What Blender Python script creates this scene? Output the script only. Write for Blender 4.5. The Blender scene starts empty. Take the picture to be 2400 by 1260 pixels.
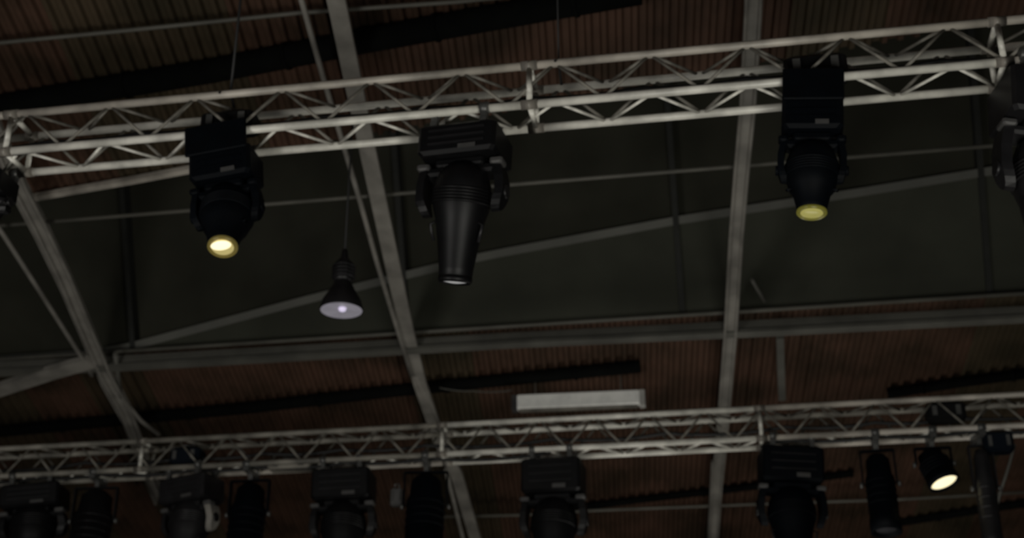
import bpy, math, random
from mathutils import Vector, Matrix
random.seed(7)
C = bpy.context.scene
COL = C.collection
R = math.radians
K = 1.15                       # overall scale of the hall
F = 3066.0                     # focal length in pixels of the 2400 px wide frame
PITCH = R(25.0)
CAM = Vector((0, 0, 1.7))

# ------------------------------------------------------------------ camera
cam_data = bpy.data.cameras.new('camera')
cam = bpy.data.objects.new('camera', cam_data)
COL.objects.link(cam)
cam.location = CAM
cam.rotation_euler = (R(90) + PITCH, 0, 0)
cam_data.sensor_width = 36
cam_data.lens = 36 * F / 2400
cam_data.clip_end = 200
cam_data.dof.use_dof = True
cam_data.dof.focus_distance = 5.5
cam_data.dof.aperture_fstop = 2.0
C.camera = cam

# ------------------------------------------------------------------ light and exposure
world = bpy.data.worlds.new('world'); C.world = world
world.use_nodes = True
world.node_tree.nodes['Background'].inputs[0].default_value = (0.75, 0.85, 1.0, 1)
world.node_tree.nodes['Background'].inputs[1].default_value = 0.02
C.view_settings.view_transform = 'Standard'
C.view_settings.look = 'None'
C.view_settings.gamma = 1
C.view_settings.use_curve_mapping = False
C.view_settings.exposure = 0.0

def area(name, loc, target, size, energy, color):
    l = bpy.data.lights.new(name, 'AREA'); l.energy = energy; l.color = color
    l.shape = 'DISK'; l.size = size
    o = bpy.data.objects.new(name, l); COL.objects.link(o)
    o.location = loc
    o.rotation_euler = (Vector(target) - Vector(loc)).to_track_quat('-Z', 'Y').to_euler()
    return o
area('front_fill_light', (2.0, 3.0, 0.6), (1.5, 12.5, 7), 4.0, 300, (1.0, 0.98, 0.90))  # added unseen lamp, lights roof and trusses from below in front
area('side_fill_light', (-7, 3.0, 0.8), (-3, 13, 7), 4.0, 330, (1.0, 0.97, 0.92))  # added unseen fill lamp from the left side
area('far_fill_light', (2.5, 14.5, 0.6), (2, 17.0, 6), 4.0, 90, (1.0, 0.97, 0.9))  # added unseen fill lamp for the far part of the roof

# ------------------------------------------------------------------ projection maths (real planes of the hall)
cp, sp = math.cos(PITCH), math.sin(PITCH)
RIGHT, UPV, FWD = Vector((1, 0, 0)), Vector((0, -sp, cp)), Vector((0, cp, sp))
def ray(px, py):
    return (FWD * F + RIGHT * (px - 1200) + UPV * (630 - py)) / F      # unit depth along the axis
def at(px, py, depth):
    return CAM + ray(px, py) * depth
def on(px, py, plane):
    p, n = plane
    r = ray(px, py)
    return CAM + r * ((p - CAM).dot(n) / r.dot(n))
def ztop(y):
    return 0
T = -ray(-18960, 2058); T.z = 0; T.normalize()                  # rigging direction, pointing right and nearer
H = Vector((-T.y, T.x, 0))                                       # horizontally away from the camera
S = ray(1500, 3120).normalized()                                 # roof slope, falling away
N = T.cross(S).normalized()
if N.z < 0: N = -N
_r = ray(1200, 150); _hd = math.hypot(_r.x, _r.y)
P0 = CAM + _r * (9.5 * K / _hd)
ROOF = (P0, N)
def below(d): return (P0 - N * d, N)

# ------------------------------------------------------------------ materials
def mat(name, col, rough=0.6, metal=0.0, var=0.25, scale=6.0, bump=0.0, stretch=None, col2=None, spec=0.5):
    m = bpy.data.materials.new(name); m.use_nodes = True
    nt = m.node_tree; b = nt.nodes['Principled BSDF']
    b.inputs['Roughness'].default_value = rough; b.inputs['Metallic'].default_value = metal
    b.inputs['Specular IOR Level'].default_value = spec
    tc = nt.nodes.new('ShaderNodeTexCoord'); mp = nt.nodes.new('ShaderNodeMapping')
    if stretch: mp.inputs['Scale'].default_value = stretch
    nz = nt.nodes.new('ShaderNodeTexNoise'); nz.inputs['Scale'].default_value = scale; nz.inputs['Detail'].default_value = 4
    cr = nt.nodes.new('ShaderNodeValToRGB')
    c2 = col2 or tuple(c * (1 - var) for c in col)
    cr.color_ramp.elements[0].position = 0.35; cr.color_ramp.elements[1].position = 0.65
    cr.color_ramp.elements[0].color = (*c2, 1); cr.color_ramp.elements[1].color = (*(c * (1 + var * .3) for c in col), 1)
    nt.links.new(tc.outputs['Object'], mp.inputs[0]); nt.links.new(mp.outputs[0], nz.inputs['Vector'])
    nt.links.new(nz.outputs['Fac'], cr.inputs[0]); nt.links.new(cr.outputs[0], b.inputs['Base Color'])
    if bump:
        bp = nt.nodes.new('ShaderNodeBump'); bp.inputs['Strength'].default_value = bump
        nt.links.new(nz.outputs['Fac'], bp.inputs['Height']); nt.links.new(bp.outputs[0], b.inputs['Normal'])
    return m
def glow(name, col, strength, rough=0.2):
    m = mat(name, col, rough)
    b = m.node_tree.nodes['Principled BSDF']
    b.inputs['Emission Color'].default_value = (*col, 1); b.inputs['Emission Strength'].default_value = strength
    return m
M = dict(
    deck=mat('brown_deck', (0.088, 0.048, 0.032), 0.65, 0, 0.5, 1.2, 0, None, (0.042, 0.027, 0.017), spec=.15),
    deck_olive=mat('olive_deck', (0.066, 0.048, 0.029), 0.65, 0, 0.5, 1.2, 0, None, (0.036, 0.029, 0.017), spec=.15),
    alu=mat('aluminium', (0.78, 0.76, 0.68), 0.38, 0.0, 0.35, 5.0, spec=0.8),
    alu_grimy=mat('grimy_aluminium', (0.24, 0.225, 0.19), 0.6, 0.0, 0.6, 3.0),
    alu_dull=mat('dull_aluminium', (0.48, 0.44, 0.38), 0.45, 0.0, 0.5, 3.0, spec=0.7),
    steel=mat('grey_painted_steel', (0.27, 0.255, 0.225), 0.6, 0, 0.35, 3.0),
    pipe=mat('thin_pipe_paint', (0.125, 0.12, 0.10), 0.6, 0, 0.3, 2.0),
    beam=mat('grey_beam_paint', (0.11, 0.107, 0.092), 0.6, 0, 0.3, 2.0),
    dark=mat('black_shadow_band', (0.004, 0.0045, 0.004), 0.9, spec=0.1),
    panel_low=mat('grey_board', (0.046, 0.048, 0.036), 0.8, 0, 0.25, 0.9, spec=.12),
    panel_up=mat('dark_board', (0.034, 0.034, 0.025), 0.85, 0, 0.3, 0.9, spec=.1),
    hem=mat('pale_hem', (0.105, 0.105, 0.09), 0.7, 0, 0.2, 1.5),
    joint=mat('joint_black', (0.012, 0.013, 0.010), 0.8),
    black=mat('black_housing', (0.0045, 0.0045, 0.005), 0.45, 0, 0.3, 6.0, spec=0.25),
    navy=mat('blue_black_housing', (0.001, 0.002, 0.0035), 0.6, 0, 0.3, 6.0, spec=0.10),
    char=mat('charcoal_housing', (0.012, 0.0115, 0.0125), 0.42, 0, 0.3, 6.0, spec=0.4),
    blue=mat('dark_blue_plastic', (0.0015, 0.0045, 0.009), 0.5, spec=0.2),
    clamp=mat('grey_clamp', (0.12, 0.12, 0.115), 0.4, 0.5),
    cap=mat('grey_arm_cap', (0.09, 0.088, 0.086), 0.4, 0.2),
    glass=mat('dark_lens', (0.05, 0.05, 0.055), 0.12),
    white=mat('white_housing', (0.62, 0.61, 0.57), 0.5, 0, 0.06),
    cable=mat('black_cable', (0.01, 0.01, 0.01), 0.6),
    floor=mat('dark_floor', (0.09, 0.085, 0.08), 0.6),
    wall=mat('dark_wall', (0.10, 0.095, 0.085), 0.8),
    reflector=glow('pearl_reflector_glow', (0.40, 0.38, 0.44), 0.22),  # emission put in to brighten the reflector in the lamp mouth
    warm=glow('warm_lens', (1.0, 0.88, 0.55), 1.15),
    warm_half=glow('amber_lens', (0.50, 0.42, 0.17), 0.6),
    warm_dim=glow('amber_rim_glow', (0.14, 0.11, 0.03), 0.4),  # lens light reflected on the ring, put in as emission
    yellow=glow('yellow_lens', (0.36, 0.33, 0.10), 0.55),
    yellow_rim_glow=glow('yellow_rim_glow', (0.13, 0.12, 0.02), 0.4),  # ring given its own emission to look lit by the lens
    tube=glow('housing_glow', (0.60, 0.59, 0.54), 0.17),  # faint emission put into the white lamp housing to brighten it
    unlit_lens_glow=glow('pale_lens_glow', (0.55, 0.55, 0.55), 0.35),  # emission put into an unlit lens to make it pale
    pend_glow=glow('violet_white_bulb', (0.75, 0.68, 0.9), 0.55),
)

# ------------------------------------------------------------------ mesh helpers
class MB:
    def __init__(s): s.v = []; s.f = []; s.sm = []
    def add(s, vs, fs, smooth=False):
        b = len(s.v); s.v += [tuple(v) for v in vs]
        for f in fs: s.f.append(tuple(b + i for i in f)); s.sm.append(smooth)
    def box(s, c, x, y, z):
        """box at centre c with half-axis vectors x, y, z"""
        c, x, y, z = map(Vector, (c, x, y, z))
        vs = [c + x * a + y * b + z * d for a in (-1, 1) for b in (-1, 1) for d in (-1, 1)]
        fs = [(0, 1, 3, 2), (4, 6, 7, 5), (0, 4, 5, 1), (2, 3, 7, 6), (0, 2, 6, 4), (1, 5, 7, 3)]
        if x.cross(y).dot(z) < 0: fs = [tuple(reversed(f)) for f in fs]
        s.add(vs, fs)
    def abox(s, c, dx, dy, dz): s.box(c, (dx / 2, 0, 0), (0, dy / 2, 0), (0, 0, dz / 2))
    def cbox(s, c, dx, dy, dz, b=0.02):
        """box with chamfered vertical edges and rims"""
        x, y, z = dx / 2, dy / 2, dz / 2; cx, cy, cz = c
        def ring(ix, iy, zz):
            return [(cx + sx, cy + sy, cz + zz) for sx, sy in ((ix, iy - b), (ix - b, iy), (-ix + b, iy), (-ix, iy - b), (-ix, -iy + b), (-ix + b, -iy), (ix - b, -iy), (ix, -iy + b))]
        rings = [ring(x - b, y - b, -z), ring(x, y, -z + b), ring(x, y, z - b), ring(x - b, y - b, z)]
        vs = [v for r in rings for v in r]; fs = []
        for k in range(3):
            for i in range(8):
                j = (i + 1) % 8; fs.append((k * 8 + i, k * 8 + j, k * 8 + 8 + j, k * 8 + 8 + i))
        fs.append(tuple(range(7, -1, -1))); fs.append(tuple(range(24, 32)))
        s.add(vs, fs)
    def tube(s, pts, r, n=10, cap=True):
        pts = [Vector(p) for p in pts]; rings = []
        rr = r if isinstance(r, (list, tuple)) else [r] * len(pts)
        ref = None
        for i, p in enumerate(pts):
            d = (pts[min(i + 1, len(pts) - 1)] - pts[max(i - 1, 0)]).normalized()
            if ref is None: ref = d.orthogonal().normalized()
            a = (ref - d * ref.dot(d)).normalized(); b = d.cross(a); ref = a
            rings.append([p + (a * math.cos(2 * math.pi * k / n) + b * math.sin(2 * math.pi * k / n)) * rr[i] for k in range(n)])
        vs = [v for q in rings for v in q]; fs = []
        for i in range(len(pts) - 1):
            for k in range(n):
                j = (k + 1) % n; fs.append((i * n + k, i * n + j, (i + 1) * n + j, (i + 1) * n + k))
        s.add(vs, fs, True)
        if cap:
            b = len(s.v) - len(vs)
            s.f.append(tuple(b + k for k in range(n - 1, -1, -1))); s.sm.append(False)
            s.f.append(tuple(b + (len(pts) - 1) * n + k for k in range(n))); s.sm.append(False)
    def lathe(s, prof, c=(0, 0, 0), n=24, axis='z', sx=1.0, sy=1.0, cap=True):
        """prof = [(radius, height)...]"""
        c = Vector(c); vs = []
        for r, h in prof:
            for k in range(n):
                a = 2 * math.pi * k / n; x, y = math.cos(a) * r * sx, math.sin(a) * r * sy
                vs.append(c + (Vector((x, y, h)) if axis == 'z' else Vector((h, x, y))))
        fs = []
        for i in range(len(prof) - 1):
            for k in range(n):
                j = (k + 1) % n; fs.append((i * n + k, i * n + j, (i + 1) * n + j, (i + 1) * n + k))
        s.add(vs, fs, True)
        b = len(s.v) - len(vs)
        if cap and prof[0][0] > 1e-4: s.f.append(tuple(b + k for k in range(n - 1, -1, -1))); s.sm.append(False)
        if cap and prof[-1][0] > 1e-4: s.f.append(tuple(b + (len(prof) - 1) * n + k for k in range(n))); s.sm.append(False)
    def mesh(s, name, m):
        me = bpy.data.meshes.new(name); me.from_pydata(s.v, [], s.f); me.update()
        me.polygons.foreach_set('use_smooth', s.sm); me.materials.append(m)
        return me
    def build(s, name, m, parent=None):
        return link(name, s.mesh(name, m), parent)
def link(name, me, parent=None, mtx=None):
    o = bpy.data.objects.new(name, me); COL.objects.link(o)
    if parent: o.parent = parent
    if mtx is not None: o.matrix_basis = mtx
    return o
def tag(o, label=None, cat=None, group=None, kind=None):
    if label: o['label'] = label
    if cat: o['category'] = cat
    if group: o['group'] = group
    if kind: o['kind'] = kind
    return o
def thing(name, label, cat, mtx=None, group=None):
    o = bpy.data.objects.new(name, None); COL.objects.link(o); o.empty_display_size = 0.2
    if mtx is not None: o.matrix_basis = mtx
    return tag(o, label, cat, group)
def bar_matrix(a, b):
    """unit z-cylinder from a to b"""
    a, b = Vector(a), Vector(b); d = b - a
    return Matrix.Translation(a) @ d.to_track_quat('Z', 'Y').to_matrix().to_4x4() @ Matrix.Diagonal((1, 1, d.length, 1))

# ------------------------------------------------------------------ the hall shell
Hs = S.copy()                                                   # slope coordinate along roof
def st(p):                                                       # (t, s) coordinates in roof plane
    d = Vector(p) - P0
    a, b, c = T.dot(T), T.dot(S), S.dot(S); e, f = d.dot(T), d.dot(S); det = a * c - b * b
    return ((c * e - b * f) / det, (a * f - b * e) / det)
def ts(t, s, drop=0): return P0 + T * t + S * s - N * drop
s_far = st(on(1200, 765, ROOF))[1]
_a = st(on(0, 478, ROOF)); _b = st(on(1100, 278, ROOF))
def s_near(t): return min(_a[1] + (t - _a[0]) * (_b[1] - _a[1]) / (_b[0] - _a[0]), s_far - .6)
TMIN, TMAX, SMIN, SMAX = -13.5, 12.6, -15.0, 21.0
ceiling = thing('ceiling', 'dark ribbed metal roof deck of the hall, split by a grey recessed bay', None)
tag(ceiling, kind='structure'); 
pitch = 0.15
def deck_sheet(t0, s0, s1, m):
    mb = MB(); n = 6; us = []
    for k in range(n):
        b = t0 + k * pitch
        us += [(b, 0), (b + .045, 0), (b + .065, -.05), (b + .13, -.05)]
    us.append((t0 + n * pitch, 0))
    vs = []
    for t, d in us:
        a, z = (s0(t) if callable(s0) else s0), (s1(t) if callable(s1) else s1)
        a2, z2 = a, z
        vs += [ts(t, a2, d), ts(t, z2, d)]
    fs = [(2 * i, 2 * i + 1, 2 * i + 3, 2 * i + 2) for i in range(len(us) - 1)]
    mb.add(vs, fs)
    return mb.build('deck_sheet', m, ceiling)
k = 0; t = TMIN
while t < TMAX:
    m = M['deck'] if random.random() < .65 else M['deck_olive']
    deck_sheet(t, SMIN, s_near, m); deck_sheet(t, s_far, SMAX, M['deck'] if random.random() < .65 else M['deck_olive'])
    t += 6 * pitch
# raised bay: far lining boards, lid, near lining
G = (H * -math.cos(R(65)) + Vector((0, 0, 1)) * math.sin(R(65))).normalized()
PW0 = ts(0, s_far)
NW = T.cross(G).normalized()
if NW.dot(CAM - PW0) < 0: NW = -NW
WALL = (PW0, NW)
def wc(p):
    d = Vector(p) - PW0; return (d.dot(T), d.dot(G))
def wp(t, g, out=0): return PW0 + T * t + G * g + NW * out
GT = max(wc(on(2400, 60, WALL))[1], wc(on(0, 300, WALL))[1]) + .3
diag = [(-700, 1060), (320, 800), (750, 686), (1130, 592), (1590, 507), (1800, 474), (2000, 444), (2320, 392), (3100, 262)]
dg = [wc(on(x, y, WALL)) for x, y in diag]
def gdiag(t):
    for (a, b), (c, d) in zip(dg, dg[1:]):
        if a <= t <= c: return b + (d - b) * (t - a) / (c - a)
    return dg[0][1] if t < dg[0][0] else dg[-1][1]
bay = thing('wall_bay', 'sloping grey boarded lining of the recessed roof bay', None); tag(bay, kind='structure')
jx = [-970, -330, 310, 950, 1592, 2308, 3100]
jt = [wc(on(x, 620, WALL))[0] for x in jx]
jt = [TMIN] + [j for j in jt if TMIN < j < TMAX] + [TMAX]
def slab(pts_tg, out0, out1):
    """prism between outlines (t,g) at two offsets from the wall plane"""
    mb = MB(); n = len(pts_tg)
    vs = [wp(t, g, out0) for t, g in pts_tg] + [wp(t, g, out1) for t, g in pts_tg]
    fs = [tuple(range(n)), tuple(range(2 * n - 1, n - 1, -1))]
    fs += [(i, (i + 1) % n, n + (i + 1) % n, n + i) for i in range(n)]
    mb.add(vs, fs); return mb
for a, b in zip(jt, jt[1:]):
    a2, b2 = a + .03, b - .03
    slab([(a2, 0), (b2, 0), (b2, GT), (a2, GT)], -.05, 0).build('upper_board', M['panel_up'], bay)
    q = [a2 + (b2 - a2) * i / 8 for i in range(9)]
    top = [(u, max(gdiag(u), .06)) for u in q]
    for i in range(8):
        pass
    mb = MB()                                                    # lower board as strips (non-convex outline)
    hb = MB()
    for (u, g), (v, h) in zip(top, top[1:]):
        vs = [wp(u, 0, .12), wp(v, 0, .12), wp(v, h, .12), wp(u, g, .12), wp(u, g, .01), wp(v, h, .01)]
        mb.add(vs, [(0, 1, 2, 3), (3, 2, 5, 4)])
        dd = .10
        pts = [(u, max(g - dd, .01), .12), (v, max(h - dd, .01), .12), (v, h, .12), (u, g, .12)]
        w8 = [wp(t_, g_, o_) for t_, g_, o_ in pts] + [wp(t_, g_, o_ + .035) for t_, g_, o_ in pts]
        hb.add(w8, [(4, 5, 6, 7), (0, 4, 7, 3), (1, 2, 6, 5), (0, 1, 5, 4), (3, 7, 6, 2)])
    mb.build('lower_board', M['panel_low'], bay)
    hb.build('edge_trim', M['hem'], bay)
for j in jt[1:-1]:
    slab([(j - .035, 0), (j + .035, 0), (j + .035, GT), (j - .035, GT)], 0, .17).build('joint_cover', M['joint'], bay)
mb = MB()                                                        # lid over the bay
lidtop = GT
a = [wp(TMIN, lidtop, 0), wp(TMAX, lidtop, 0)]
b = [p - H * 16 for p in a]
mb.add(a + b + [p + Vector((0, 0, .1)) for p in a + b], [(0, 1, 3, 2), (4, 6, 7, 5), (0, 2, 6, 4), (1, 5, 7, 3), (0, 4, 5, 1), (2, 3, 7, 6)])
mb.build('bay_lid', M['panel_up'], bay)
# floor and walls
def hall(t, h, z): return Vector((0, 0, 0)) + T * t + H * h + Vector((0, 0, z))
def shell(name, pts, m, label):
    mb = MB(); n = len(pts); pts = [Vector(p) for p in pts]
    nn = (pts[1] - pts[0]).cross(pts[2] - pts[0]).normalized() * .1
    mb.add(pts + [p - nn for p in pts], [tuple(range(n)), tuple(range(2 * n - 1, n - 1, -1))] + [(i, n + i, n + (i + 1) % n, (i + 1) % n) for i in range(n)])
    return tag(mb.build(name, m), label, kind='structure')
shell('floor', [hall(-13.2, -8, 0), hall(13.2, -8, 0), hall(13.2, 31, 0), hall(-13.2, 31, 0)], M['floor'], 'dark hall floor below the frame')
shell('wall_left', [hall(-13.2, -8, 0), hall(-13.2, 31, 0), hall(-13.2, 31, 4.0), hall(-13.2, -8, 11)], M['wall'], 'dark side wall of the hall on the left')
shell('wall_right', [hall(13.2, 31, 0), hall(13.2, -8, 0), hall(13.2, -8, 11), hall(13.2, 31, 4.0)], M['wall'], 'dark side wall of the hall on the right')
shell('wall_far', [hall(-13.2, 31, 0), hall(13.2, 31, 0), hall(13.2, 31, 3.6), hall(-13.2, 31, 3.6)], M['wall'], 'dark far wall of the hall')

# ------------------------------------------------------------------ roof steel
def strip(name, px, drop, width, depth, m, label, cat, parent=None):
    """steel section whose line runs through the listed points of the plane 'drop' below the deck"""
    pl = below(drop); P = [on(x, y, pl) for x, y in px]
    mb = MB(); vs = []
    for i, p in enumerate(P):
        d = (P[min(i + 1, len(P) - 1)] - P[max(i - 1, 0)]).normalized(); side = d.cross(N).normalized() * (width / 2)
        vs += [p - side - N * depth / 2, p + side - N * depth / 2, p + side + N * depth / 2, p - side + N * depth / 2]
    fs = [(3, 2, 1, 0)]
    for i in range(len(P) - 1):
        for k_ in range(4):
            j = (k_ + 1) % 4; fs.append((i * 4 + k_, i * 4 + j, i * 4 + 4 + j, i * 4 + 4 + k_))
    b = (len(P) - 1) * 4; fs.append((b, b + 1, b + 2, b + 3))
    mb.add(vs, fs)
    o = mb.build(name, m, parent)
    if label: tag(o, label, cat)
    return o
def pipe(name, px, drop, r, m, label=None, cat=None, parent=None, n=8):
    pl = below(drop); mb = MB(); mb.tube([on(x, y, pl) for x, y in px], r, n)
    o = mb.build(name, m, parent)
    if label: tag(o, label, cat)
    return o
def rafter(label, line, w, rod, rod_drop, ties=(), twin=False):
    root = thing('roof_girder', label, 'girder')
    mb = MB()
    D = .42
    strip('flange', line, D, w, .05, M['steel'], None, None, root)
    if twin:
        pl = below(D + .045)
        for sg in (-1, 1):
            P = [on(x, y, pl) for x, y in line]; mb = MB()
            off = T * (sg * w * .4)
            mb.tube([p + off for p in P], w * .11, 8); mb.build('flange_lip', M['steel'], root)
    strip('web', line, D - .19, .03, .34, M['steel'], None, None, root)
    if rod: pipe('tie_rod', rod, rod_drop, .028, M['steel'], None, None, root)
    for q in ties: pipe('strut', q, D, .03, M['steel'], None, None, root)
    return root
rafter('grey steel roof girder passing down behind the middle tilted moving head and the upper truss',
       [(760, -130), (795, 30), (830, 200), (862, 350), (888, 470), (925, 640), (955, 780), (985, 900), (1030, 1030), (1070, 1110), (1108, 1240), (1135, 1330)], .17,
       [(680, -90), (712, 20), (757, 180), (808, 350), (845, 475), (885, 620), (928, 760), (965, 880)], .48,
       [[(975, 880), (1025, 985)], [(1045, 1100), (1085, 1260), (1100, 1330)]])
rafter('grey twin-flanged roof girder running almost straight down between the two right-hand pieces of truss',
       [(1771, -130), (1765, 30), (1752, 250), (1738, 400), (1725, 560), (1712, 780), (1702, 900), (1690, 1040), (1679, 1150), (1668, 1330)], .16, None, 0,
       [[(1672, 1080), (1658, 1330)]], twin=True)
rafter('grey roof girder slanting down at the left edge towards the lower truss',
       [(-20, 290), (45, 440), (92, 530), (150, 650), (213, 800), (247, 880), (297, 970), (330, 1060), (370, 1160)], .17,
       [(-70, 440), (8, 550), (95, 685), (190, 835), (215, 880)], .48,
       [[(270, 915), (330, 985), (372, 1018)]], twin=True)
def tp(y0, x0=1200, span=(-600, 3300)):
    """pixels of a roof-parallel line in the rigging direction through (x0,y0)"""
    vx, vy = -18960, 2058; m_ = (y0 - vy) / (x0 - vx)
    return [(x, y0 + m_ * (x - x0)) for x in span]
pipe('roof_pipe', tp(432), .30, .022, M['pipe'], 'thin grey pipe crossing high behind the three upper spotlights', 'pipe')
pipe('roof_pipe', tp(764), .22, .026, M['pipe'], 'thin grey pipe along the lower rim of the grey recessed bay', 'pipe')
pipe('roof_pipe', [(-60, 105), (0, 100), (300, 71), (700, 30), (1070, 4), (1300, -20)], .25, .022, M['pipe'], 'thin pale pipe across the brown deck at the top left', 'pipe')
pipe('roof_pipe', [(1040, 1210), (1230, 1206), (1380, 1196), (1840, 1178), (2100, 1170), (2450, 1150)], .3, .022, M['pipe'], 'thin pipe crossing the brown deck below the lower truss', 'pipe')
# deep beam below the bay
b_ = thing('roof_beam', 'long grey roof beam under the grey bay, above the white lamp box', 'beam')
strip('bottom_flange', [(-150, 880), (330, 858), (1200, 806), (1800, 778), (3000, 715)], .45, .11, .05, M['beam'], None, None, b_)
strip('upper_flange', [(-150, 862), (330, 838), (1200, 788), (1800, 757), (3000, 696)], .30, .10, .04, M['beam'], None, None, b_)
strip('web', [(-150, 870), (330, 848), (1200, 797), (1800, 767), (3000, 705)], .37, .03, .22, M['beam'], None, None, b_)
strip('roof_brace', [(-150, 962), (0, 912), (120, 873), (215, 846)], .47, .20, .08, M['steel'], 'wide pale brace meeting the left girder above the lower truss', 'brace')
strip('roof_brace', [(60, 466), (150, 450), (300, 424), (470, 392), (560, 378)], .12, .07, .06, M['alu_dull'], 'thin pale edge strip slanting under the upper truss left of the lit spotlight', 'brace')
pipe('roof_strut', [(1762, 655), (1792, 705)], .45, .022, M['beam'], 'very short stub rod right of the twin-flanged girder above the long beam', 'strut')
pipe('roof_strut', [(270, 830), (283, 930)], .42, .03, M['beam'], 'short upright strut beside the left girder above the lower truss', 'strut')
strip('roof_strut', [(1828, 790), (1830, 860), (1833, 935)], .36, .09, .05, M['beam'], 'upright grey strut under the long beam, right of the twin-flanged girder', 'strut')
# black tubes put in for the shadow bands slanting across the deck
def shadow_tube(px, r, label):
    pl = below(r * .9); mb = MB(); P = [on(x, y, pl) for x, y in px]
    mb.tube(P, r, 14)
    root = thing('shadow_band', label, 'shadow_tube')
    mb.build('shadow_band_body', M['dark'], root)
    for a, b in zip(P, P[1:]):
        L = (b - a).length; n = max(1, int(L / 1.6))
        for i in range(n):
            c = a + (b - a) * (i + .5) / n; d = (b - a).normalized() * .02
            m2 = MB(); m2.tube([c - d, c + d], r + .015, 14); m2.build('shadow_band_collar', M['dark'], root)
shadow_tube([(-200, 284), (100, 232), (500, 165), (850, 96), (1200, 33), (1500, -20)], .125, 'round black shadow-band tube slanting across the brown deck above the upper truss, left')
shadow_tube([(-150, 1035), (0, 1010), (600, 953), (900, 918), (1200, 888), (1500, 858)], .085, 'black shadow-band tube slanting behind the middle girder to the white lamp box')
shadow_tube([(1300, 1195), (1500, 1170), (1800, 1135), (2000, 1108)], .055, 'slim black shadow-band tube below the lower truss by the twin-flanged girder')
shadow_tube([(2080, 922), (2250, 895), (2500, 862)], .07, 'short black shadow-band tube above the lower truss at the right edge')
shadow_tube([(2100, 1225), (2300, 1193), (2500, 1165)], .06, 'black shadow-band tube in the bottom right corner under the lower truss')

# ------------------------------------------------------------------ trusses
HT = .333                                                        # chord spacing
def truss(label, px, py, depth, t0, t1, joints, mats, bay_len, phase=0):
    p0 = at(px, py, depth)                                       # front top chord
    Z = Vector((0, 0, 1))
    corners = [Vector((0, 0, 0)), H * HT, Z * -HT, H * HT - Z * HT]      # FT, RT, FB, RB
    root = thing('lighting_truss', label, 'truss')
    cuts = [t0] + list(joints) + [t1]
    for si, (ca, cb) in enumerate(zip(cuts, cuts[1:])):
        for c, m in zip(corners, mats[si]):
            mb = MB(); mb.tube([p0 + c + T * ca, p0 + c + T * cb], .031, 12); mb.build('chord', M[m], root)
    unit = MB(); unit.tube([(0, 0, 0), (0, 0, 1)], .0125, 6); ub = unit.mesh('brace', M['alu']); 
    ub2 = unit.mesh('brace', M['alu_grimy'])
    n = int((t1 - t0) / bay_len); ts_ = [t0 + phase + i * bay_len for i in range(n)]
    faces = [(0, 1), (2, 3), (0, 2), (1, 3)]
    cnt = 0
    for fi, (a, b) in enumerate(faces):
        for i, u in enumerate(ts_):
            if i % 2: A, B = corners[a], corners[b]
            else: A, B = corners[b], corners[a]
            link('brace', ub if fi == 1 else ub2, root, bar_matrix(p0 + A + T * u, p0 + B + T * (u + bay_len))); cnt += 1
    un = MB(); un.tube([(0, 0, 0), (0, 0, 1)], .022, 8); uj = un.mesh('end_frame', M['alu'])
    cu = MB(); cu.tube([(0, 0, 0), (0, 0, 1)], .036, 12); uc = cu.mesh('coupler', M['alu_dull'])
    for j in joints:
        for a, b in ((0, 1), (1, 3), (3, 2), (2, 0)):
            link('end_frame_bar', uj, root, bar_matrix(p0 + corners[a] + T * j, p0 + corners[b] + T * j))
        for c in corners:
            link('coupler', uc, root, bar_matrix(p0 + c + T * (j - .06), p0 + c + T * (j + .06)))
    return p0, corners, root
def t_at(p0, c, x, y=None):
    """coordinate along a chord at which it crosses picture column x"""
    q = p0 + c - CAM
    # (q+T t).x*F = (x-1200) * (q+T t).FWD
    k_ = (x - 1200) / F
    return (k_ * q.dot(FWD) - q.x) / (T.x - k_ * T.dot(FWD))
D1 = 8.55 * K
_p = at(700, 205, D1)
RB = H * HT - Vector((0, 0, HT))
j1 = [t_at(_p, RB, x) for x in (62, 1257, 2335)]
p1, cor1, truss1 = truss('upper aluminium box truss carrying the lit spotlight and the tilted moving head', 700, 205, D1,
     t_at(_p, RB, -900), t_at(_p, RB, 3900), j1, [['alu_dull', 'alu_grimy', 'alu_grimy', 'alu_grimy'], ['alu_dull', 'alu', 'alu', 'alu'], ['alu_dull', 'alu', 'alu', 'alu'], ['alu_dull'] * 4], .345)
D2 = 12.5 * K
_p2 = at(1300, 982, D2)
j2 = [t_at(_p2, RB, x) for x in (355, 1050, 1785)]
p2, cor2, truss2 = truss('lower aluminium box truss crowded with black fixtures along the bottom', 1300, 982, D2,
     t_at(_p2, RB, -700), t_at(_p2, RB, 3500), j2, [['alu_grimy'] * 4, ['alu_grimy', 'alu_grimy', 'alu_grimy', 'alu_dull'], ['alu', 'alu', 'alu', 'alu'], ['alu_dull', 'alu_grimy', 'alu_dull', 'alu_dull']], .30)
def hang(p0, x, dz=0.0, off=.5):
    """point under the truss (midway between the bottom chords) at picture column x"""
    c = H * HT * off - Vector((0, 0, HT + dz)); return p0 + c + T * t_at(p0, c, x)
def px_per_m(p): return F / (p - CAM).dot(FWD)

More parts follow.
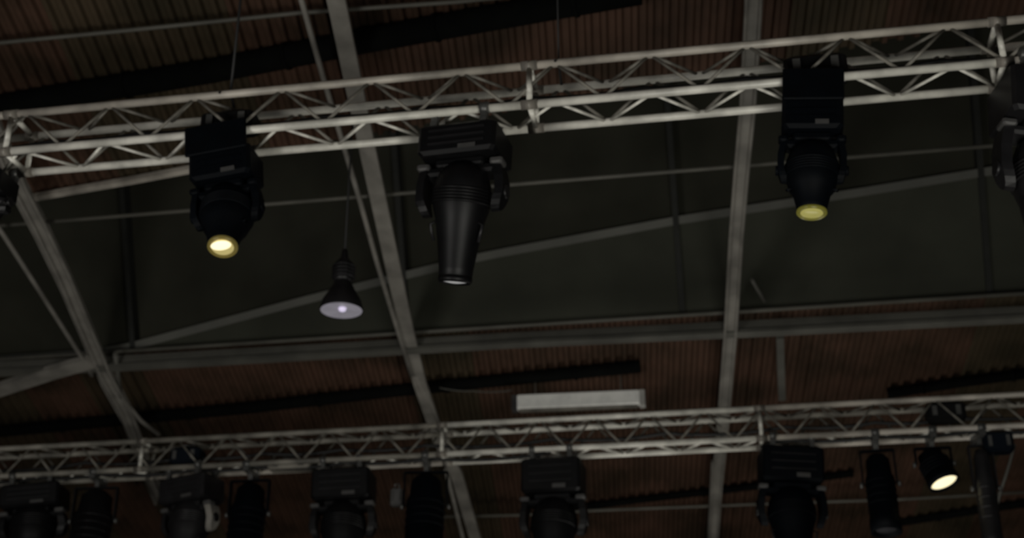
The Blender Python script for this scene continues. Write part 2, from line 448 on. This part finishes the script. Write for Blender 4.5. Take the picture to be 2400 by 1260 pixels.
# hangers from the trusses to the roof
def roof_z(p): return p.z + (P0 - p).dot(N) / N.z
def hanger(p0, x, label, r=.007, m=None):
    c = H * HT * .5; p = p0 + c + T * t_at(p0, c, x)
    root = thing('truss_hanger', label, 'hanger', group=None)
    mb = MB(); top = Vector((p.x, p.y, roof_z(p) - .02)); mb.tube([p + Vector((0, 0, .12)), top], r, 6); mb.build('steel_wire', m or M['cable'], root)
    mb = MB(); mb.tube([p - H * .2, p - H * .12 + Vector((0, 0, .02)), p + Vector((0, 0, .13)), p + H * .12 + Vector((0, 0, .02)), p + H * .2], .012, 6); mb.build('sling', M['cable'], root)
hanger(p1, 537, 'thin wire sling lifting the upper truss above the brightest spotlight', .012, None)
hanger(p1, 1310, 'thin wire sling lifting the upper truss between the middle head and the twin girder')

# ------------------------------------------------------------------ fixtures
def scaled(k_, pts): return [(a * k_, b * k_) for a, b in pts]
def place(p, yaw, tiltx=0, tilty=0): return Matrix.Translation(p) @ Matrix.Rotation(yaw, 4, 'Z') @ Matrix.Rotation(tiltx, 4, 'X') @ Matrix.Rotation(tilty, 4, 'Y')
TY = math.atan2(T.y, T.x)
def clamps(root, w, top, m=None):
    for sx in (-1, 1):
        mb = MB()
        for sy in (-1, 1):                                       # half couplers reach both bottom chords
            mb.lathe([(.045, -.03), (.045, .03)], (sx * w * .32, sy * HT / 2, top), 12, 'x')
            mb.abox((sx * w * .32, sy * HT / 2, top - .06), .045, .05, .09)
        mb.abox((sx * w * .32, 0, top - .1), .05, HT + .06, .03)
        mb.build('clamp', m or M['clamp'], root)
def moving_head(label, p, W, Ht, body, lens, rim=None, pan=0.0, tilt=0.0, roll=0.0, base_h=.24, ball=.30, mouth=.13, group=None, basetilt=0.0, capm=None, armr=None, ribm=None, pv=.5, hot=None, plate=False):
    """hanging moving head: clamps, base, yoke with two arms, head with lens; W width, Ht drop"""
    root = thing('moving_head_light', label, 'stage light', place(p, TY + pan, 0, basetilt), group)
    clamps(root, W, -.0)
    bt = -.11; bh = base_h * Ht
    mb = MB(); mb.cbox((0, 0, bt - bh * .5), W, W * .72, bh, .025)
    base = mb.build('base', body, root)
    for k_ in range(3):
        mb = MB(); mb.abox((0, -W * .36 - .004, bt - bh * (.25 + .22 * k_)), W * .72, .012, .014); mb.build('cooling_rib', ribm or M['char'], base)
    mb = MB(); mb.abox((W * .15, -W * .36 - .006, bt - bh * .86), W * .22, .012, bh * .12); mb.build('display', M['cap'], base)
    piv = -Ht * pv; yo = W * .47
    mb = MB(); mb.cbox((0, 0, bt - bh - .03), W * .62, W * .4, .06, .012); mb.build('turntable', body, root)
    yk = MB()
    yk.cbox((0, 0, bt - bh - .075), W * .92, W * .30, .07, .02)
    yk.build('yoke', body, root)
    for sx in (-1, 1):
        a = MB(); n = 8                                          # tapering arm with a rounded foot
        out = []
        zt = bt - bh - .06; zb = piv
        prof = [(zt, .15), (zt - (zt - zb) * .5, .145), (zb, .13)]
        for z_, w_ in prof: out.append((z_, w_ * W * 1.15))
        for q in range(1, 6):
            an = q * math.pi / 10; out.append((zb - math.sin(an) * W * .24, max(math.cos(an), .05) * W * .15))
        vs = []
        for qi, (z_, w_) in enumerate(out):
            u = min(max((zt - z_) / (zt - (zb - W * .24)), 0), 1); bulge = W * .05 * math.sin(u * math.pi) - W * .06 * max(0, u - .6)
            x0, x1 = sx * (yo - W * .06 + bulge), sx * (yo + W * .045 + bulge)
            vs += [(x0, -w_, z_), (x0, w_, z_), (x1, w_ * .85, z_), (x1, -w_ * .85, z_)]
        fs = [(3, 2, 1, 0)]
        for i in range(len(out) - 1):
            for k_ in range(4):
                j = (k_ + 1) % 4; fs.append((i * 4 + k_, i * 4 + j, i * 4 + 4 + j, i * 4 + 4 + k_))
        b = (len(out) - 1) * 4; fs.append((b, b + 1, b + 2, b + 3))
        if sx < 0: fs = [tuple(reversed(f)) for f in fs]
        a.add(vs, fs); arm = a.build('yoke_arm', armr if (armr and sx > 0) else body, root)
        c_ = MB(); c_.lathe([(W * .085, -.012), (W * .085, .012)], (sx * (yo + W * .09), 0, piv), 16, 'x'); c_.build('pivot_cap', capm or M['char'], arm)
        c2 = MB(); c2.cbox((sx * W * .47, -W * .10, bt - bh - .045), W * .16, W * .2, .05, .012); c2.build('arm_shoulder', capm or M['cap'], arm)
    hd = bpy.data.objects.new('head', None)
    R_ = ball * W * 1.15
    L = Ht * (1 - pv)
    m3 = MB()
    rm = mouth * W * 1.25
    m3.lathe([(.001, R_ * 1.18), (R_ * .45, R_ * 1.14), (R_ * .8, R_ * .85), (R_ * .98, R_ * .35), (R_, 0), (R_ * .97, -R_ * .45), (R_ * .85, -R_ * .85), (R_ * .72, -L * .55),
              (rm * 1.25, -L * .86), (rm * 1.2, -L * .98), (rm * 1.02, -L), (rm * .98, -L * .96), (.001, -L * .95)], (0, 0, 0), 28)
    rot = Matrix.Rotation(tilt, 4, 'X') @ Matrix.Rotation(roll, 4, 'Y')
    head = m3.build('head', body, root); head.matrix_basis = Matrix.Translation((0, 0, piv)) @ rot
    for q in range(5):
        f = MB(); f.lathe([(R_ * 1.0, 0), (R_ * 1.035, .006), (R_ * 1.035, .014), (R_ * 1.0, .02)], (0, 0, R_ * .1 - q * R_ * .11), 28); f.build('head_rib', ribm or body, head)
    ls = MB(); ls.lathe([(rm * 1.0, -L * .985), (rm * .85, -L * 1.01), (rm * .4, -L * 1.025), (.001, -L * 1.03)], (0, 0, 0), 24); ls.build('lens', lens, head)
    if hot:
        hb_ = MB(); hb_.lathe([(rm * .86, -L * 1.035), (rm * .6, -L * 1.05), (.001, -L * 1.055)], (0, -rm * .36, 0), 24, sy=.62); hb_.build('hot_spot', hot, head)
    if plate:
        mb = MB(); mb.cbox((0, -HT / 2 - .055, -.075), W, .03, .25, .008); mb.build('mounting_plate', body, root)
    rg = MB(); rg.lathe([(rm * 1.22, -L * .95), (rm * 1.24, -L * 1.0), (rm * 1.12, -L * 1.03), (rm * 1.0, -L * 1.0)], (0, 0, 0), 24); rg.build('lens_ring', rim or body, head)
    for sx in (-1, 1):
        h_ = MB(); h_.tube([(sx * R_ * .62, -R_ * .2, -R_ * .85), (sx * R_ * .95, -R_ * .35, -R_ * 1.05), (sx * R_ * .80, -R_ * .25, -L * .55)], .012, 6); h_.build('handle', capm or M['char'], head)
    return root

def spot(label, x, W_px, ytop, ybot, p0, **kw):
    p = hang(p0, x)
    k_ = px_per_m(p); e = math.radians(31.0 if p0 is p1 else 17)
    return moving_head(label, p, W_px / k_, (ybot - ytop) / (k_ * math.cos(e)), **kw)

spot('black moving head with the brightest warm white lens, left on the upper truss', 530, 146, 318, 572, p1, body=M['navy'], lens=M['warm_half'], rim=M['warm_dim'], hot=M['warm'], plate=True,
     base_h=.27, ball=.36, mouth=.15, capm=M['navy'], ribm=M['navy'], basetilt=R(-6.5), tilt=R(-18), pv=.62)
spot('large black moving head with an unlit pale lens, centre of the upper truss', 1096, 188, 296, 630, p1, body=M['black'], lens=M['unlit_lens_glow'],
     base_h=.20, ball=.31, mouth=.135, roll=R(6.5), tilt=R(15), pan=R(-8), basetilt=R(3))
spot('black moving head with a dull yellow lens, right of the twin-flanged girder', 1903, 138, 205, 478, p1, body=M['navy'], lens=M['yellow'], rim=M['yellow_rim_glow'], plate=True,
     base_h=.27, ball=.375, mouth=.16, capm=M['navy'], ribm=M['navy'], basetilt=R(5.5), pv=.66)
spot('large dark moving head cut off by the right edge, hanging from the upper truss', 2446, 215, 170, 650, p1, body=M['char'], lens=M['glass'],
     base_h=.22, ball=.34, mouth=.15, pan=R(12), basetilt=R(7), roll=R(-3))
spot('dark fixture cut off by the left edge under the upper truss', -28, 130, 380, 560, p1, body=M['black'], lens=M['glass'], base_h=.3, ball=.34, mouth=.2, ribm=M['black'], capm=M['char'])

# lower truss moving heads
for (x, w, yb, pan, body, lab) in [
        (85, 135, 1330, 10, 'black', 'black moving head with ribbed base, leftmost under the lower truss'),
        (452, 125, 1330, -14, 'char', 'charcoal moving head with a pale grey yoke arm below the dark blue box'),
        (808, 135, 1360, 4, 'black', 'black moving head under the lower truss left of the middle girder'),
        (1298, 138, 1370, -3, 'black', 'black moving head below the white lamp box'),
        (1850, 140, 1350, 8, 'navy', 'blue-black moving head under the lower truss right of the twin-flanged girder')]:
    y0 = 1115 - (x - 85) * .050
    spot(lab, x, w, y0, yb, p2, body=M[body], lens=M['glass'], pan=R(pan), base_h=.24, ball=.33, mouth=.17, tilt=R(-12), basetilt=R((x - 1200) / 1200 * 6), armr=M['steel'] if x == 452 else None)

def profile_light(label, x, W_px, drop, body, p0, lens, pan=0, tilt=0, roll=0, group=None):
    """cylindrical can on a flat bracket: clamp, bracket, can, rear cap, lens, gel frame"""
    p = hang(p0, x); k_ = px_per_m(p); W = W_px / k_; Ht = drop / k_
    root = thing('can_light', label, 'stage light', place(p, TY + pan), group)
    mb = MB(); mb.lathe([(.045, -.04), (.045, .04)], (0, -HT / 2, 0), 12, 'x'); mb.lathe([(.045, -.04), (.045, .04)], (0, HT / 2, 0), 12, 'x')
    mb.abox((0, 0, -.06), .06, HT + .08, .05); mb.abox((0, 0, -.11), .05, .05, .08); mb.build('clamp', M['clamp'], root)
    piv = -.16 - Ht * .33
    mb = MB(); w2 = W * .5
    mb.abox((0, 0, -.15), W, .06, .018)
    for sx in (-1, 1): mb.abox((sx * w2, 0, (-.15 + piv) / 2), .018, .06, -piv - .15)
    mb.build('bracket', body, root)
    r = W * .44; L = Ht * .5
    mb = MB(); mb.lathe([(.001, L * .62), (r * .55, L * .6), (r * .8, L * .5), (r * .86, L * .2), (r, L * .1), (r, -L * .7), (r * 1.05, -L * .72), (r * 1.05, -L), (r * .9, -L), (r * .88, -L * .8), (.001, -L * .8)], (0, 0, 0), 24)
    can = mb.build('can', body, root); can.matrix_basis = Matrix.Translation((0, 0, piv)) @ Matrix.Rotation(tilt, 4, 'X') @ Matrix.Rotation(roll, 4, 'Y')
    for q in range(4):
        f = MB(); f.lathe([(r, 0), (r * 1.04, .006), (r * 1.04, .014), (r, .02)], (0, 0, -q * L * .15), 24); f.build('cooling_rib', body, can)
    mb = MB(); mb.lathe([(r * .89, -L * .9), (r * .6, -L * .95), (.001, -L * .97)], (0, 0, 0), 24); mb.build('lens', lens, can)
    for sx in (-1, 1):
        mb = MB(); mb.lathe([(.03, 0), (.03, sx * .03)] if sx > 0 else [(.03, -.03), (.03, 0)], (sx * (w2 + .005), 0, piv), 12, 'x'); mb.build('knob', M['clamp'], root)
    return root
for (x, w, d, body, lab) in [
        (232, 100, 230, 'black', 'black can light between the two left moving heads of the lower truss'),
        (590, 92, 235, 'navy', 'blue-black can light right of the pale-armed moving head'),
        (1000, 100, 240, 'navy', 'blue-black can light beside the middle girder under the lower truss'),
        (2050, 76, 235, 'navy', 'narrow blue-black can light between the right moving head and the lit lamp')]:
    profile_light(lab, x, w, d, M[body], p2, M['glass'], pan=R(random.uniform(-10, 10)), tilt=R(-8))
# lit lamp at the right, turned so that its mouth faces down-left
profile_light('tilted lamp with a bright warm white mouth, right end of the lower truss', 2180, 80, 108, M['navy'], p2, M['warm'], pan=R(0), tilt=R(-14), roll=R(-16))

profile_light('dark slim can light just right of the lit lamp, reaching the bottom edge', 2290, 52, 300, M['char'], p2, M['glass'], pan=R(5), tilt=R(5))
# small gear clamped on the trusses
def gear(name, label, cat, p0, x, off, up, dx, dy, dz, m, cat_parts=True):
    c = H * HT * off - Vector((0, 0, up)); p = p0 + c + T * t_at(p0, c, x)
    root = thing(name, label, cat, place(p, TY))
    mb = MB(); mb.cbox((0, 0, 0), dx, dy, dz, min(dx, dy, dz) * .15); mb.build('housing', m, root)
    for sx in (-1, 1):
        mb = MB(); mb.abox((sx * dx * .3, -dy / 2 - .008, 0), dx * .12, .02, dz * .5); mb.build('latch', M['clamp'], root)
    mb = MB(); mb.tube([(-dx * .2, 0, dz / 2), (-dx * .2, 0, dz / 2 + .05), (dx * .2, 0, dz / 2 + .05), (dx * .2, 0, dz / 2)], .01, 6); mb.build('handle', M['clamp'], root)
gear('splitter_box', 'dark blue box sitting inside the lower truss at its left part', 'box', p2, 440, .5, .17, .36, .24, .20, M['blue'])
gear('splitter_box', 'dark blue box hanging under the lower truss beside the lit lamp', 'box', p2, 2338, .5, HT + .13, .30, .2, .22, M['blue'])
gear('dimmer_box', 'flat pale grey box on the bottom rails of the lower truss, left part', 'box', p2, 682, .5, HT, .50, .20, .10, M['alu_grimy'])
gear('dimmer_box', 'black box strapped inside the upper truss above the brightest spotlight', 'box', p1, 540, .5, .17, .42, .2, .16, M['black'])
gear('dimmer_box', 'black box strapped inside the upper truss above the yellow lens', 'box', p1, 1910, .5, .17, .44, .22, .18, M['black'])
gear('dimmer_box', 'small pale grey box between the can light and moving head by the middle girder', 'box', p2, 930, .5, HT + .42, .13, .1, .2, M['cap'])
gear('dimmer_box', 'black box inside the lower truss above the lit lamp', 'box', p2, 2215, .4, .12, .40, .22, .2, M['black'])

# cables
def cable(label, pts, r=.012, m=None, parent=None):
    mb = MB(); P = [Vector(p) for p in pts]; out = []
    for a, b in zip(P, P[1:]):
        for i in range(6):
            u = i / 6; q = a.lerp(b, u); q.z -= 4 * u * (1 - u) * (b - a).length * .035; out.append(q)
    out.append(P[-1]); mb.tube(out, r, 6)
    if parent: return mb.build('cable', m or M['cable'], parent)
    return tag(mb.build('cable', m or M['cable']), label, 'cable')
def chord_pts(p0, off, up, xs):
    c = H * HT * off - Vector((0, 0, up)); return [p0 + c + T * t_at(p0, c, x) for x in xs]
cable('black cable looped along the inside of the upper truss', chord_pts(p1, .5, .17, (-200, 120, 330, 520, 760, 990, 1240, 1500, 1750, 1930, 2200, 2500)), .018, None, truss1)
cable('second black cable lying on the near lower rail of the upper truss', chord_pts(p1, .06, HT - .03, (-200, 200, 470, 640, 960, 1180, 1600, 1850, 2010, 2350, 2500)), .014, None, truss1)
cable('black cable looped along the inside of the lower truss', chord_pts(p2, .5, .17, (-100, 200, 430, 620, 800, 1000, 1300, 1560, 1840, 2050, 2250, 2500)), .020, None, truss2)
cable('black cable slung along the bottom rails of the lower truss', chord_pts(p2, .3, HT + .01, (-100, 90, 240, 450, 600, 810, 1000, 1290)), .018, None, truss2)
cable('black cable slung under the right end of the lower truss', chord_pts(p2, .3, HT + .01, (1800, 1860, 2060, 2270, 2500)), .018, None, truss2)
pl = below(.35)
cable('pale thin wire sagging from the middle girder to the white lamp box', [on(1030, 908, pl), on(1110, 916, pl), on(1200, 914, pl)], .008, M['beam'])
cable('pale olive cord dropping from the lower truss at the bottom right', [at(2378, 1040, D2 * .99), at(2345, 1150, D2 * .99), at(2305, 1290, D2 * .99)], .018, M['beam'])

# white luminaire box under the deck
pl = below(.42)
A_, B_ = on(1212, 943, pl), on(1500, 934, pl)
A_.z = B_.z = (A_.z + B_.z) / 2
d = (B_ - A_); L = d.length
root = thing('ceiling_lamp', 'long white lamp box just above the lower truss', 'lamp',
             Matrix.Translation((A_ + B_) / 2) @ Matrix.Rotation(math.atan2(d.y, d.x), 4, 'Z'))
mb = MB(); mb.cbox((0, 0, 0), L, .14, .19, .015); mb.build('housing', M['tube'], root)
mb = MB(); mb.cbox((.0, 0, -.105), L * .97, .10, .03, .012); mb.build('diffuser', M['alu_grimy'], root)
for sx in (-1, 1):
    mb = MB(); mb.abox((sx * (L / 2 + .03), 0, -.01), .07, .15, .20); mb.build('end_cap', M['cap'] if sx < 0 else M['white'], root)
    mb = MB(); zt = roof_z((A_ + B_) / 2) - (A_.z)
    mb.tube([(sx * L * .35, 0, .09), (sx * L * .35, 0, max(zt, .2))], .008, 6); mb.build('suspension_rod', M['pipe'], root)

# pendant high-bay lamp behind the left spotlight
pc = at(800, 728, 10.9 * K)
kk = px_per_m(pc)
rr = 50 / kk
root = thing('pendant_lamp', 'dark bell pendant lamp with a pale violet mouth, right of the lit spotlight', 'lamp', Matrix.Translation(pc))
hh = 1 / (kk * math.cos(R(28)))
mb = MB(); mb.lathe([(rr, 0), (rr * 1.02, .01), (rr * .92, 22 * hh), (rr * .62, 45 * hh), (rr * .42, 62 * hh), (rr * .40, 66 * hh), (rr * .36, 60 * hh), (rr * .55, 43 * hh), (rr * .86, 20 * hh), (rr * .96, .004)], (0, 0, 0), 32, cap=False)
mb.build('shade', M['char'], root)
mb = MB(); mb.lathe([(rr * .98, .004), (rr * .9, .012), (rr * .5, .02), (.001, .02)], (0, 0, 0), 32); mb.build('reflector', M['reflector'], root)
mb = MB(); mb.lathe([(.001, -.035), (rr * .16, -.02), (rr * .2, .01), (rr * .12, .05)], (rr * .08, -rr * .25, .0), 16); mb.build('bulb', M['pend_glow'], root)
mb = MB(); mb.lathe([(rr * .40, 64 * hh), (rr * .48, 70 * hh), (rr * .48, 105 * hh), (rr * .36, 112 * hh), (rr * .2, 120 * hh), (rr * .12, 140 * hh), (.001, 142 * hh)], (0, 0, 0), 20); mb.build('gear_housing', M['char'], root)
for k_ in range(4):
    mb = MB(); mb.lathe([(rr * .48, 0), (rr * .56, .004), (rr * .56, .012), (rr * .48, .016)], (0, 0, (74 + 8 * k_) * hh), 20); mb.build('cooling_fin', M['char'], root)
zt = GT * G.z + PW0.z - pc.z
mb = MB(); mb.tube([(0, 0, 138 * hh), (0, 0, min(zt, 3.2))], .012, 6); mb.build('stem', M['cable'], root)

# small grey junction box and speaker at the roof
pl = below(.10)
q = on(1338, 20, pl)
root = thing('junction_box', 'small grey box fixed to the deck at the top edge', 'box', Matrix.Translation(q))
mb = MB(); mb.cbox((0, 0, 0), .16, .12, .10, .015); mb.build('housing', M['cap'], root)
mb = MB(); mb.tube([(.08, 0, 0), (.2, 0, .02)], .012, 6); mb.build('cable_gland', M['cable'], root)

# repeats share a group
GROUPS = {'can_light': 'can lights under the lower truss', 'roof_girder': 'steel girders under the roof deck', 'lighting_truss': 'aluminium box trusses',
          'shadow_band': 'black shadow-band tubes under the roof deck', 'roof_pipe': 'thin pipes under the roof', 'truss_hanger': 'wire slings of the upper truss',
          'dimmer_box': 'small boxes on the trusses', 'splitter_box': 'dark blue boxes on the lower truss', 'roof_strut': 'short struts under the roof', 'roof_brace': 'pale slanting braces'}
for o in C.objects:
    if o.parent is None and o.get('label'):
        k_ = o.name.split('.')[0]
        if k_ in GROUPS: o['group'] = GROUPS[k_]
        elif k_ == 'moving_head_light': o['group'] = 'moving heads on the upper truss' if o.matrix_basis.translation.y < 12.0 else 'moving heads under the lower truss'
